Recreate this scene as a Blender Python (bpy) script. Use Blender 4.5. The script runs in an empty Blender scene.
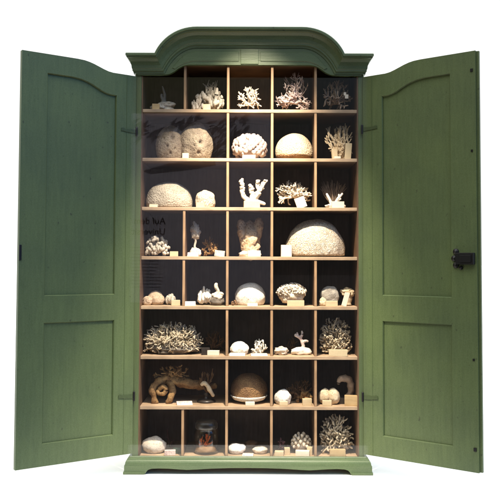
import bpy, bmesh, math, random
from mathutils import Vector, noise, Matrix

R_ = math.radians
scene = bpy.context.scene
COL = scene.collection

# ------------------------------------------------------------------ camera
F_PX = 792.0; PITCH = R_(2.6); ROLL = R_(0.21)
CAM = Vector((0, -3.96, 1.07)); SX = .002; SY = -.046
cd = bpy.data.cameras.new('camera'); cam = bpy.data.objects.new('camera', cd); COL.objects.link(cam)
cd.sensor_width = 36; cd.lens = F_PX / 500 * 36; cd.shift_x = SX; cd.shift_y = SY
cd.clip_start = .05; cd.clip_end = 500
cam.matrix_world = Matrix.Translation(CAM) @ Matrix.Rotation(math.pi/2 + PITCH, 4, 'X') @ Matrix.Rotation(ROLL, 4, 'Z')
scene.camera = cam

def un(px, py, Y):
    """real position of a point measured in the photograph, at distance plane y = Y"""
    x = (px - 250) / F_PX + SX*500/F_PX; y = -(py - 249) / F_PX + SY*500/F_PX
    c, s = math.cos(ROLL), math.sin(ROLL); x, y = x*c - y*s, x*s + y*c
    d = Vector((x, math.cos(PITCH) - y*math.sin(PITCH), math.sin(PITCH) + y*math.cos(PITCH)))
    return CAM + d * ((Y - CAM.y) / d.y)

# ------------------------------------------------------------------ materials
def new_mat(name):
    m = bpy.data.materials.new(name); m.use_nodes = True
    nt = m.node_tree; nt.nodes.clear()
    out = nt.nodes.new('ShaderNodeOutputMaterial'); b = nt.nodes.new('ShaderNodeBsdfPrincipled')
    nt.links.new(b.outputs[0], out.inputs[0])
    return m, nt, b, out

def N(nt, typ, **kw):
    n = nt.nodes.new(typ)
    for k, v in kw.items():
        if k in n.inputs.keys(): n.inputs[k].default_value = v
        else: setattr(n, k, v)
    return n

def ramp(nt, fac, stops):
    r = nt.nodes.new('ShaderNodeValToRGB')
    while len(r.color_ramp.elements) < len(stops): r.color_ramp.elements.new(.5)
    for e, (p, c) in zip(r.color_ramp.elements, stops):
        e.position = p; e.color = (*c, 1)
    nt.links.new(fac, r.inputs[0]); return r.outputs[0]

def coords(nt, scale=(1,1,1)):
    tc = nt.nodes.new('ShaderNodeTexCoord'); mp = nt.nodes.new('ShaderNodeMapping')
    mp.inputs['Scale'].default_value = scale
    nt.links.new(tc.outputs['Object'], mp.inputs['Vector']); return mp.outputs[0]

def mixc(nt, fac, a, b, mode='MIX'):
    m = nt.nodes.new('ShaderNodeMix'); m.data_type = 'RGBA'; m.blend_type = mode
    for sock, v in ((0, fac), (6, a), (7, b)):
        if hasattr(v, 'is_output'): nt.links.new(v, m.inputs[sock])
        elif isinstance(v, tuple): m.inputs[sock].default_value = (*v, 1)
        else: m.inputs[sock].default_value = v
    return m.outputs[2]

def bump(nt, b, h, strength, dist):
    n = nt.nodes.new('ShaderNodeBump'); n.inputs['Strength'].default_value = strength
    n.inputs['Distance'].default_value = dist
    nt.links.new(h, n.inputs['Height']); nt.links.new(n.outputs[0], b.inputs['Normal'])

def paint_mat(name, c1, c2, c3, rough=.5, axis='z'):
    m, nt, b, _ = new_mat(name)
    sc = {'z': (26, 26, 2.2), 'x': (2.2, 26, 26)}[axis]
    g = N(nt, 'ShaderNodeTexNoise', Scale=3.0, Detail=6.0, Roughness=.65); nt.links.new(coords(nt, sc), g.inputs['Vector'])
    f = N(nt, 'ShaderNodeTexNoise', Scale=230.0, Detail=3.0, Roughness=.7); nt.links.new(coords(nt), f.inputs['Vector'])
    l = N(nt, 'ShaderNodeTexNoise', Scale=3.5, Detail=4.0); nt.links.new(coords(nt), l.inputs['Vector'])
    col = ramp(nt, g.outputs[0], [(.3, c1), (.7, c2)])
    fr = ramp(nt, f.outputs[0], [(.35, (0,0,0)), (.68, (1,1,1))])
    col = mixc(nt, .34, col, mixc(nt, fr, c1, c3))
    lr = ramp(nt, l.outputs[0], [(.35, (.86,.86,.9)), (.7, (1.08,1.06,1))])
    col = mixc(nt, 1.0, col, lr, 'MULTIPLY')
    k = N(nt, 'ShaderNodeTexNoise', Scale=55.0, Detail=2.0); nt.links.new(coords(nt, (1,1,.6)), k.inputs['Vector'])
    col = mixc(nt, ramp(nt, k.outputs[0], [(.715, (0,0,0)), (.76, (.6,.6,.6))]), col, (.03,.035,.02))   # small chips and scuffs
    nt.links.new(col, b.inputs['Base Color']); b.inputs['Roughness'].default_value = rough
    bump(nt, b, g.outputs[0], .2, .004)
    return m

def wood_mat(name, c1, c2, rough=.6, axis='x'):
    m, nt, b, _ = new_mat(name)
    sc = (3, 40, 40) if axis == 'x' else (40, 40, 3)
    g = N(nt, 'ShaderNodeTexNoise', Scale=2.5, Detail=7.0, Roughness=.65, Distortion=.6); nt.links.new(coords(nt, sc), g.inputs['Vector'])
    l = N(nt, 'ShaderNodeTexNoise', Scale=9.0, Detail=4.0); nt.links.new(coords(nt), l.inputs['Vector'])
    col = ramp(nt, g.outputs[0], [(.3, c1), (.7, c2)])
    col = mixc(nt, 1.0, col, ramp(nt, l.outputs[0], [(.35, (.72,.7,.68)), (.65, (1.05,1.03,1))]), 'MULTIPLY')
    nt.links.new(col, b.inputs['Base Color']); b.inputs['Roughness'].default_value = rough
    bump(nt, b, g.outputs[0], .2, .002)
    return m

def coral_mat(name, c1, c2, kind='rough', scale=60.0, strength=.6, dark=None):
    """c1 body colour, c2 second colour; dark = colour of pores / valleys"""
    m, nt, b, _ = new_mat(name); b.inputs['Roughness'].default_value = .85
    co = coords(nt)
    l = N(nt, 'ShaderNodeTexNoise', Scale=18.0, Detail=5.0, Roughness=.6); nt.links.new(co, l.inputs['Vector'])
    col = ramp(nt, l.outputs[0], [(.35, c1), (.65, c2)])
    if kind == 'rough':
        h = N(nt, 'ShaderNodeTexNoise', Scale=scale*3, Detail=4.0, Roughness=.7); nt.links.new(co, h.inputs['Vector']); hs = h.outputs[0]
        if dark: col = mixc(nt, ramp(nt, hs, [(.34, (1,1,1)), (.46, (0,0,0))]), col, dark)
    elif kind == 'pores':
        h = N(nt, 'ShaderNodeTexVoronoi', Scale=scale); nt.links.new(co, h.inputs['Vector']); hs = h.outputs['Distance']
        if dark: col = mixc(nt, ramp(nt, hs, [(.12, (1,1,1)), (.32, (0,0,0))]), col, dark)
    else:                                     # brain: winding valleys
        w = N(nt, 'ShaderNodeTexNoise', Scale=scale, Detail=2.5, Distortion=1.4); nt.links.new(co, w.inputs['Vector'])
        mm = N(nt, 'ShaderNodeMath', operation='SINE'); mu = N(nt, 'ShaderNodeMath', operation='MULTIPLY'); mu.inputs[1].default_value = 46
        nt.links.new(w.outputs[0], mu.inputs[0]); nt.links.new(mu.outputs[0], mm.inputs[0]); hs = mm.outputs[0]
        if dark: col = mixc(nt, ramp(nt, hs, [(.0, (1,1,1)), (.45, (0,0,0))]), col, dark)
    nt.links.new(col, b.inputs['Base Color']); bump(nt, b, hs, strength, .004)
    return m

def plain_mat(name, c, rough=.5, metal=0.0, var=.15):
    m, nt, b, _ = new_mat(name)
    n = N(nt, 'ShaderNodeTexNoise', Scale=90.0, Detail=4.0); nt.links.new(coords(nt), n.inputs['Vector'])
    col = ramp(nt, n.outputs[0], [(.3, tuple(v*(1-var) for v in c)), (.7, tuple(min(1, v*(1+var)) for v in c))])
    nt.links.new(col, b.inputs['Base Color']); b.inputs['Roughness'].default_value = rough; b.inputs['Metallic'].default_value = metal
    return m

def glass_mat(name, refl, rough=0.0, tint=(1,1,1), fres=True):
    m = bpy.data.materials.new(name); m.use_nodes = True; nt = m.node_tree; nt.nodes.clear()
    out = nt.nodes.new('ShaderNodeOutputMaterial'); mx = nt.nodes.new('ShaderNodeMixShader')
    t = nt.nodes.new('ShaderNodeBsdfTransparent'); t.inputs[0].default_value = (*tint, 1)
    g = nt.nodes.new('ShaderNodeBsdfGlossy'); g.inputs['Roughness'].default_value = rough
    mx.inputs[0].default_value = refl
    if fres:
        lw = nt.nodes.new('ShaderNodeLayerWeight'); lw.inputs['Blend'].default_value = refl
        nt.links.new(lw.outputs['Facing'], mx.inputs[0])
    nt.links.new(t.outputs[0], mx.inputs[1]); nt.links.new(g.outputs[0], mx.inputs[2]); nt.links.new(mx.outputs[0], out.inputs[0])
    return m

GREEN = paint_mat('green_paint', (.070,.107,.038), (.104,.149,.055), (.16,.21,.11))
GREENX = paint_mat('green_paint_moulding', (.068,.110,.046), (.104,.154,.068), (.16,.21,.12), .42, 'x')
GREEN_GROOVE = plain_mat('green_hinge_paint', (.05,.075,.028), .5)
SHELF = wood_mat('pale_pine', (.38,.26,.16), (.54,.40,.27))
DIVID = wood_mat('pale_pine_upright', (.32,.19,.10), (.46,.30,.17), axis='z')
LINING = wood_mat('brown_lining', (.10,.055,.03), (.19,.11,.06), axis='z')
BACK = wood_mat('dark_back_boards', (.092,.064,.050), (.155,.11,.086), .75, 'z')
IRON = plain_mat('black_iron', (.008,.008,.01), .45, .3)
FLOORM = plain_mat('white_studio_floor', (.88,.88,.87), .7, 0, .01)
ROOMFLOOR = wood_mat('dark_room_floor', (.025,.02,.016), (.05,.04,.03), .6)
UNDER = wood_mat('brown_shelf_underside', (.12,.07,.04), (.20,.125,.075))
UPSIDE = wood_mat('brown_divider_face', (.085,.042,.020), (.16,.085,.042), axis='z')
PANE = glass_mat('clear_pane', .029, fres=False)
JARG = glass_mat('jar_glass', .17, .05, (.97,.96,.93))
JARRIM = glass_mat('jar_lid_glass', .3, .35, (.86,.84,.78))

BONE = coral_mat('bone_white', (.66,.57,.45), (.82,.74,.62), 'rough', 50, .7, (.40,.30,.21))
WHITE = coral_mat('bleached_white', (.80,.76,.68), (.90,.87,.80), 'rough', 40, .5, (.50,.40,.30))
PINK = coral_mat('pinkish_white', (.62,.44,.40), (.82,.74,.68), 'rough', 50, .6, (.30,.18,.15))
CAULI = coral_mat('cauliflower', (.50,.37,.33), (.66,.57,.51), 'rough', 70, .9, (.30,.17,.14))
TAN = coral_mat('tan_stone', (.46,.33,.22), (.62,.49,.35), 'rough', 45, .5, (.22,.14,.08))
SAND = coral_mat('orange_sand', (.34,.19,.09), (.46,.28,.15), 'rough', 90, .5)
GREY = coral_mat('dusty_grey', (.30,.27,.23), (.50,.46,.39), 'rough', 50, .8)
GREYW = coral_mat('grey_white_clump', (.48,.43,.36), (.74,.68,.58), 'rough', 60, .9, (.2,.16,.12))
STONE = coral_mat('porous_stone', (.23,.18,.13), (.34,.28,.20), 'pores', 110, .6, (.13,.10,.07))
BRAINW = coral_mat('brain_white', (.68,.60,.49), (.80,.73,.61), 'brain', 34, .5, (.44,.35,.25))
BRAINC = coral_mat('speckled_cream', (.52,.42,.28), (.62,.52,.37), 'pores', 130, .7, (.24,.15,.08))
STAR = coral_mat('starry_cream', (.36,.31,.24), (.48,.42,.33), 'pores', 120, .8, (.18,.14,.10))
LETT = coral_mat('lettuce_white', (.80,.74,.62), (.88,.82,.72), 'brain', 15, .35, (.55,.47,.37))
BROWN = coral_mat('brown_coral', (.13,.065,.028), (.26,.14,.065), 'rough', 60, .9)
BROWNB = coral_mat('brown_weave', (.16,.08,.035), (.30,.17,.07), 'pores', 170, .9, (.07,.035,.016))
SPONGE = coral_mat('tan_sponge', (.42,.27,.15), (.70,.56,.40), 'pores', 70, .9, (.20,.11,.06))
DIMB = coral_mat('dim_brown', (.30,.21,.15), (.46,.34,.25), 'rough', 60, .8)
DARKC = coral_mat('dark_coral', (.10,.085,.065), (.20,.165,.13), 'rough', 60, .8)
SPIKE = coral_mat('straw_spikes', (.46,.38,.26), (.66,.56,.41), 'rough', 60, .5)
CREAM = coral_mat('cream_coral', (.62,.48,.31), (.78,.66,.47), 'rough', 60, .7, (.34,.22,.12))
ORANGE = coral_mat('orange_red_coral', (.42,.075,.018), (.62,.15,.04), 'rough', 60, .6)
OCHRE = coral_mat('ochre_branch', (.17,.085,.03), (.40,.24,.09), 'rough', 40, 1.0, (.07,.03,.012))
PURPLE = coral_mat('dull_purple_red', (.10,.04,.045), (.19,.09,.085), 'rough', 50, .7)
CARD = plain_mat('cream_card', (.60,.48,.30), .7, 0, .05)
CARDW = plain_mat('white_card', (.74,.66,.54), .7, 0, .04)
BLOCK = wood_mat('label_wood', (.50,.34,.16), (.64,.47,.25), .6)
DARKW = plain_mat('turned_dark_wood', (.03,.024,.02), .35)
DARKG = plain_mat('dark_green_glaze', (.04,.075,.05), .5)

# ------------------------------------------------------------------ mesh builder
class MB:
    def __init__(s): s.v = []; s.f = []
    def add(s, vs, fs):
        o = len(s.v); s.v += [Vector(p) for p in vs]; s.f += [tuple(i+o for i in f) for f in fs]
    def box(s, x0, x1, y0, y1, z0, z1):
        s.add([(x0,y0,z0),(x1,y0,z0),(x1,y1,z0),(x0,y1,z0),(x0,y0,z1),(x1,y0,z1),(x1,y1,z1),(x0,y1,z1)],
              [(0,3,2,1),(4,5,6,7),(0,1,5,4),(1,2,6,5),(2,3,7,6),(3,0,4,7)])
    def prism(s, pts, y0, y1):                 # polygon in x,z extruded along y
        n = len(pts)
        s.add([(x,y0,z) for x,z in pts] + [(x,y1,z) for x,z in pts],
              [tuple(range(n)), tuple(range(2*n-1, n-1, -1))] + [(i, n+i, n+(i+1)%n, (i+1)%n) for i in range(n)])
    def tube(s, pts, rad, seg=6, wob=0.0, seed=0):
        pts = [Vector(p) for p in pts]; rad = list(rad)
        if seg >= 8 and len(pts) > 2:          # smooth curve through the points
            q = []; rr = []
            for i in range(len(pts)-1):
                p0, p1, p2, p3 = pts[max(i-1,0)], pts[i], pts[i+1], pts[min(i+2,len(pts)-1)]
                for k in range(4):
                    t = k/4; q.append(.5*((2*p1)+(p2-p0)*t+(2*p0-5*p1+4*p2-p3)*t*t+(3*p1-p0-3*p2+p3)*t**3)); rr.append(rad[i]+(rad[i+1]-rad[i])*t)
            pts = q+[pts[-1]]; rad = rr+[rad[-1]]
        n = len(pts); vs = []; fs = []; ref = None
        for i, p in enumerate(pts):
            t = (pts[min(i+1,n-1)] - pts[max(i-1,0)]).normalized()
            if ref is None or abs(ref.dot(t)) > .98: ref = Vector((0,0,1)) if abs(t.z) < .9 else Vector((1,0,0))
            a = t.cross(ref).normalized(); b = t.cross(a); ref = b.cross(t) * 1.0 if False else ref
            for k in range(seg):
                an = 2*math.pi*k/seg
                d = a*math.cos(an) + b*math.sin(an); q = p + d*rad[i]
                if wob: q = p + d*rad[i]*(1 + wob*noise.noise(q*45 + Vector((seed,0,0))))
                vs.append(q)
        for i in range(n-1):
            for k in range(seg):
                fs.append((i*seg+k, i*seg+(k+1)%seg, (i+1)*seg+(k+1)%seg, (i+1)*seg+k))
        t0 = (pts[0]-pts[1]).normalized()*rad[0]*.5; t1 = (pts[-1]-pts[-2]).normalized()*rad[-1]*.6
        vs += [pts[0]+t0, pts[-1]+t1]; c0, c1 = len(vs)-2, len(vs)-1
        for k in range(seg):
            fs.append((c0, (k+1)%seg, k)); fs.append((c1, (n-1)*seg+k, (n-1)*seg+(k+1)%seg))
        s.add(vs, fs)
    def blob(s, c, r, sub=3, disp=.15, freq=2.0, seed=0, flat=None, pits=()):
        bm = bmesh.new(); bmesh.ops.create_icosphere(bm, subdivisions=sub, radius=1)
        c = Vector(c); r = Vector(r) if hasattr(r, '__len__') else Vector((r,r,r)); vs = []
        for v in bm.verts:
            d = v.co.normalized(); k = 1 + disp*noise.fractal(d*freq + Vector((seed*7.3, seed*1.7, 3)), 1.0, 2.0, 3)
            for px_, pz_, pr, pd in pits:
                a = d.angle(Vector((px_, -math.sqrt(max(.05, 1-px_*px_-pz_*pz_)), pz_)))
                if a < pr: k -= pd*(1-(a/pr)**2)
            q = Vector((d.x*r.x, d.y*r.y, d.z*r.z))*k
            if flat is not None and q.z < flat*r.z: q.z = flat*r.z + (q.z-flat*r.z)*.06
            vs.append(c+q)
        fs = [tuple(v.index for v in f.verts) for f in bm.faces]; bm.free(); s.add(vs, fs)
    def lathe(s, prof, c=(0,0,0), seg=32):
        c = Vector(c); vs = []; fs = []; n = len(prof)
        for r, z in prof:
            for k in range(seg): vs.append(c + Vector((r*math.cos(2*math.pi*k/seg), r*math.sin(2*math.pi*k/seg), z)))
        for i in range(n-1):
            for k in range(seg): fs.append((i*seg+k, i*seg+(k+1)%seg, (i+1)*seg+(k+1)%seg, (i+1)*seg+k))
        s.add(vs, fs)
    def fit(s, w, d, h):                       # scale to a bounding box standing on z = 0, centred in x and y
        lo = [min(v[i] for v in s.v) for i in range(3)]; hi = [max(v[i] for v in s.v) for i in range(3)]
        k = [w/(hi[0]-lo[0]), d/(hi[1]-lo[1]), h/(hi[2]-lo[2])]
        for v in s.v:
            v.x = (v.x-(lo[0]+hi[0])/2)*k[0]; v.y = (v.y-(lo[1]+hi[1])/2)*k[1]; v.z = (v.z-lo[2])*k[2]
        return s
    def remap(s):
        for v in s.v: v.z = .029 + .741*v.z
    def build(s, name, mat, parent=None, loc=(0,0,0), smooth=False, bevel=0.0, under=None, side=None):
        if parent is not None and parent.name == 'cabinet' and name in ('plinth_moulding', 'apron', 'foot', 'base_board'): s.remap()
        me = bpy.data.meshes.new(name); me.from_pydata([tuple(v) for v in s.v], [], s.f); me.validate()
        bm = bmesh.new(); bm.from_mesh(me); bmesh.ops.recalc_face_normals(bm, faces=bm.faces)
        if bevel: bmesh.ops.bevel(bm, geom=list(bm.edges), offset=bevel, segments=2, affect='EDGES', profile=.6, clamp_overlap=True)
        bm.to_mesh(me); bm.free()
        me.materials.append(mat)
        for p in me.polygons:
            if smooth: p.use_smooth = True
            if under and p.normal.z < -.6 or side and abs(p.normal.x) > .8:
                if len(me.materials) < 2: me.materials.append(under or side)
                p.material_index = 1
        o = bpy.data.objects.new(name, me); COL.objects.link(o); o.location = loc
        if parent: o.parent = parent
        return o

def tag(o, label, cat, group=None):
    o['label'] = label; o['category'] = cat
    if group: o['group'] = group
    return o
def empty(name, loc, label, cat, group=None):
    o = bpy.data.objects.new(name, None); COL.objects.link(o); o.location = loc; o.empty_display_size = .05
    return tag(o, label, cat, group)

# ------------------------------------------------------------------ setting
g = MB(); g.add([(-60,-60,.025),(60,-60,.025),(60,0,.025),(-60,0,.025)], [(0,1,2,3)])
fl = g.build('floor', ROOMFLOOR); fl['kind'] = 'structure'
g = MB(); g.add([(-90,-.64,.029),(90,-.64,.029),(90,400,.029),(-90,400,.029)], [(0,1,2,3)])
fl = g.build('white_floor', FLOORM); fl['kind'] = 'structure'

# ------------------------------------------------------------------ cabinet
BW = .575; DEPTH = .36; TSH = .017; PITCHZ = .2474
CEIL = 2.0695
SHB = [1.822 - PITCHZ*k for k in range(7)]           # undersides of the seven shelves
FLOORZ = [b + TSH for b in SHB] + [.3376 - PITCHZ + TSH]   # the surface things stand on in each of eight rows
TOPZ = [CEIL] + SHB
DIV = [-.3255, -.108, .115, .334]
XI0, XI1 = -.5385, .5425
cab = empty('cabinet', (0,0,0), 'tall green painted wooden cabinet with arched cornice and both doors wide open', 'cabinet')

for x0, x1 in ((-BW, XI0-.006), (XI1+.006, BW)):
    b = MB(); b.box(x0, x1, 0, DEPTH, .085, 2.06); b.build('side_panel', GREEN, cab, bevel=.002)
for x0, x1 in ((XI0-.006, XI0), (XI1, XI1+.006)):
    b = MB(); b.box(x0, x1, .004, .340, FLOORZ[7], CEIL); b.build('side_lining', LINING, cab)
b = MB(); b.box(-BW+.034, BW-.030, .341, .357, .09, 2.08); b.build('back_panel', BACK, cab)
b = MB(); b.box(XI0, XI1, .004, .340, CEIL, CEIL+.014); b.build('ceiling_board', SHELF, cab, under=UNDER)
b = MB(); b.box(XI0, XI1, .002, .340, FLOORZ[7]-TSH, FLOORZ[7]); b.build('floor_board', SHELF, cab, bevel=.001)
for z in SHB:
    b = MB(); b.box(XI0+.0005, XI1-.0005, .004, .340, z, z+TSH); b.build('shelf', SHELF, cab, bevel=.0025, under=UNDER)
open_div = {1: (0,), 2: (0,), 3: (3,), 5: (0,), 6: (0,)}
for r in range(8):
    for k, x in enumerate(DIV):
        if k in open_div.get(r, ()): continue
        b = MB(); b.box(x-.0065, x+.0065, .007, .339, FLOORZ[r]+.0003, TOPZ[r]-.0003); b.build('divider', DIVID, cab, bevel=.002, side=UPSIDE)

# cornice: moulding swept along the arched front and round both ends
def bez(p0, p1, p2, p3, n):
    return [tuple((1-t)**3*a + 3*(1-t)**2*t*b + 3*(1-t)*t*t*c + t**3*d for a,b,c,d in zip(p0,p1,p2,p3)) for t in [i/n for i in range(n+1)]]
zl = 2.0150; zt = zl + .133
arc = bez((-.428, zl), (-.397, zl+.072), (-.338, zt), (-.262, zt), 14)
arcU = bez((-.474, zl+.096), (-.440, zl+.172), (-.362, zl+.229), (-.262, zl+.229), 14)
front = [(-BW, zl)] + arc + [(-x, z) for x, z in reversed(arc)] + [(BW, zl)]
upper = [(-BW, zl+.096)] + arcU + [(-x, z) for x, z in reversed(arcU)] + [(BW, zl+.096)]
PROF = [(0,0),(0,.013),(.010,.015),(.013,.022),(.020,.022),(.024,.026),(.040,.029),(.056,.038),(.068,.052),(.072,.060),(.078,.062),(.080,.068),(.090,.068),(.094,.064),(.096,0)]
def cornice():
    b = MB(); rows = []
    n = len(front)
    P = len(PROF)
    side = .62
    rows.append([(-BW - f*side, DEPTH, zl+h) for h, f in PROF])
    for i, (x, z) in enumerate(front):
        if i == 0: rows.append([(-BW - f*side, -f, zl+h) for h, f in PROF])
        elif i == n-1: rows.append([(BW + f*side, -f, zl+h) for h, f in PROF])
        else: rows.append([(x + (upper[i][0]-x)*h/.096, -f, z + (upper[i][1]-z)*h/.096) for h, f in PROF])
    rows.append([(BW + f*side, DEPTH, zl+h) for h, f in PROF])
    vs = [p for r in rows for p in r]
    fs = [(i*P+k, (i+1)*P+k, (i+1)*P+k+1, i*P+k+1) for i in range(len(rows)-1) for k in range(P-1)]
    b.add(vs, fs)
    # roof closing the top behind the moulding
    top = upper
    return b, top
cb, top = cornice(); cb.build('cornice', GREENX, cab)
b = MB(); rim = [(x, z-.0015) for x, z in top]
poly = rim + [(BW, 2.095), (-BW, 2.095)]
n = len(top)
# roof: strips from the arched top edge down to the ceiling level
vs = []; fs = []
for i, (x, z) in enumerate(rim):
    xx = max(-BW, min(BW, x)); vs += [(xx,.001,z),(xx,DEPTH-.001,z),(xx,.001,2.088),(xx,DEPTH-.001,2.088)]
for i in range(n-1):
    a, c = 4*i, 4*i+4
    fs += [(a,c,c+1,a+1),(a+2,a+3,c+3,c+2),(a,a+2,c+2,c),(a+1,c+1,c+3,a+3)]
b.add(vs, fs); b.build('roof', GREENX, cab)

# header board with a flattened arch cut out of its lower edge
zc = 2.0625
curve = bez((-.425, zl-.003), (-.375, zl-.003), (-.362, zc), (-.300, zc), 12)
low = [(-.5655, zl-.006), (-.46, zl-.006)] + curve; low = low + [(-x, z) for x, z in reversed(low)]
vs = []; fs = []; m = len(low)
def header_top(x):
    ax = abs(x)
    if ax > .42: return zl+.004
    t = 1 - ax/.42
    pts = [(-p[0], p[1]) for p in arc]
    for (x1, z1), (x0, z0) in zip(pts, pts[1:]):
        if x0 <= ax <= x1: return z0 + (z1-z0)*(ax-x0)/(x1-x0+1e-9) + .004
    return zt + .004
for x, z in low:
    zz = max(header_top(x), z+.004); vs += [(x,-.009,z),(x,-.009,zz),(x,.016,z),(x,.016,zz)]
for i in range(m-1):
    a, c = 4*i, 4*i+4
    fs += [(a,a+1,c+1,c),(a+2,c+2,c+3,a+3),(a,c,c+2,a+2),(a+1,a+3,c+3,c+1)]
b = MB(); b.add(vs, fs); hd = b.build('header_board', GREENX, cab)
# two long raised fields and a square keystone on the header
def field(side):
    zi = zc+.016; zo = zt-.018
    a = bez((.392*side, zl+.030), (.36*side, zl+.065), (.335*side, zo), (.27*side, zo), 8)
    c = bez((.27*side, zi), (.315*side, zi), (.345*side, zl+.045), (.375*side, zl+.022), 8)
    pts = a + [(.055*side, zo), (.055*side, zi)] + c
    b = MB(); n = len(pts); cx = sum(p[0] for p in pts)/n; 
    inner = []
    for i in range(n):
        p0, p1, p2 = Vector(pts[i-1]), Vector(pts[i]), Vector(pts[(i+1)%n])
        d = (p2-p0).normalized(); nn = Vector((-d.y, d.x))*(-.0035 if side > 0 else .0035)
        inner.append(p1 - nn if True else p1)
    b.add([(x,-.0088,z) for x,z in pts] + [(p.x,-.0125,p.y) for p in inner], [(i,(i+1)%n,n+(i+1)%n,n+i) for i in range(n)] + [tuple(range(n,2*n))])
    b.build('raised_field', GREENX, cab)
field(1); field(-1)
b = MB(); b.box(-.045, .045, -.0135, -.0085, zc+.003, zt-.006); b.build('keystone', GREENX, cab, bevel=.002)

# plinth: stepped moulding, shaped apron and bracket feet
b = MB()
prof = [(.112,-.001),(.112,.012),(.107,.015),(.104,.015),(.099,.021),(.092,.023),(.086,.028),(.078,.031),(.070,.032),(.058,.033),(.056,0)]
vs = []; P = len(prof)
for sx, y in ((-1, DEPTH), (-1, None), (1, None), (1, DEPTH)):
    for z, f in prof: vs.append((sx*(BW+.002+f*.8), DEPTH if y else -f, z))
fs = [(i*P+k, (i+1)*P+k, (i+1)*P+k+1, i*P+k+1) for i in range(3) for k in range(P-1)]
b.add(vs, fs); b.build('plinth_moulding', GREENX, cab, smooth=False)
def apron(pts, y0, y1): 
    b = MB(); b.prism(pts, y0, y1); return b
half = [(-.607,.000),(-.510,.000),(-.503,.006),(-.498,.018),(-.490,.030),(-.474,.0375),(-.44,.040),(-.39,.0385),(-.34,.034),(-.30,.031),(-.25,.034),(-.18,.040),(-.09,.044)]
lowp = half + [(0,.045)] + [(-x,z) for x,z in reversed(half)]
uppts = [(.607,.012),(.602,.020),(.600,.060),(-.600,.060),(-.602,.020),(-.607,.012)]
vs = []; m = len(lowp)
def up(x): return .0585
b = MB()
for i in range(m-1):
    (x0,z0),(x1,z1) = lowp[i], lowp[i+1]
    b.add([(x0,-.034,z0),(x1,-.034,z1),(x1,-.034,.0585),(x0,-.034,.0585),(x0,-.008,z0),(x1,-.008,z1),(x1,-.008,.0585),(x0,-.008,.0585)],
          [(0,1,2,3),(7,6,5,4),(0,4,5,1),(3,2,6,7)] + ([(0,3,7,4)] if i == 0 else []) + ([(1,5,6,2)] if i == m-2 else []))
b.build('apron', GREENX, cab)
for sx in (-1, 1):
    b = MB(); x0, x1 = sorted((sx*.612, sx*.508)); b.box(x0, x1, -.038, -.006, .0, .017); b.build('foot', GREENX, cab, bevel=.002)
    b = MB(); x0, x1 = sorted((sx*.607, sx*.580)); b.box(x0, x1, -.0075, DEPTH, .0, .0585); b.build('foot', GREENX, cab)
b = MB(); b.box(-.579, .579, -.0072, .004, .046, .090); b.build('base_board', GREENX, cab)
b = MB(); b.box(-.574, .574, .30, .345, .001, .09); b.build('base_board', GREENX, cab)

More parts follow.
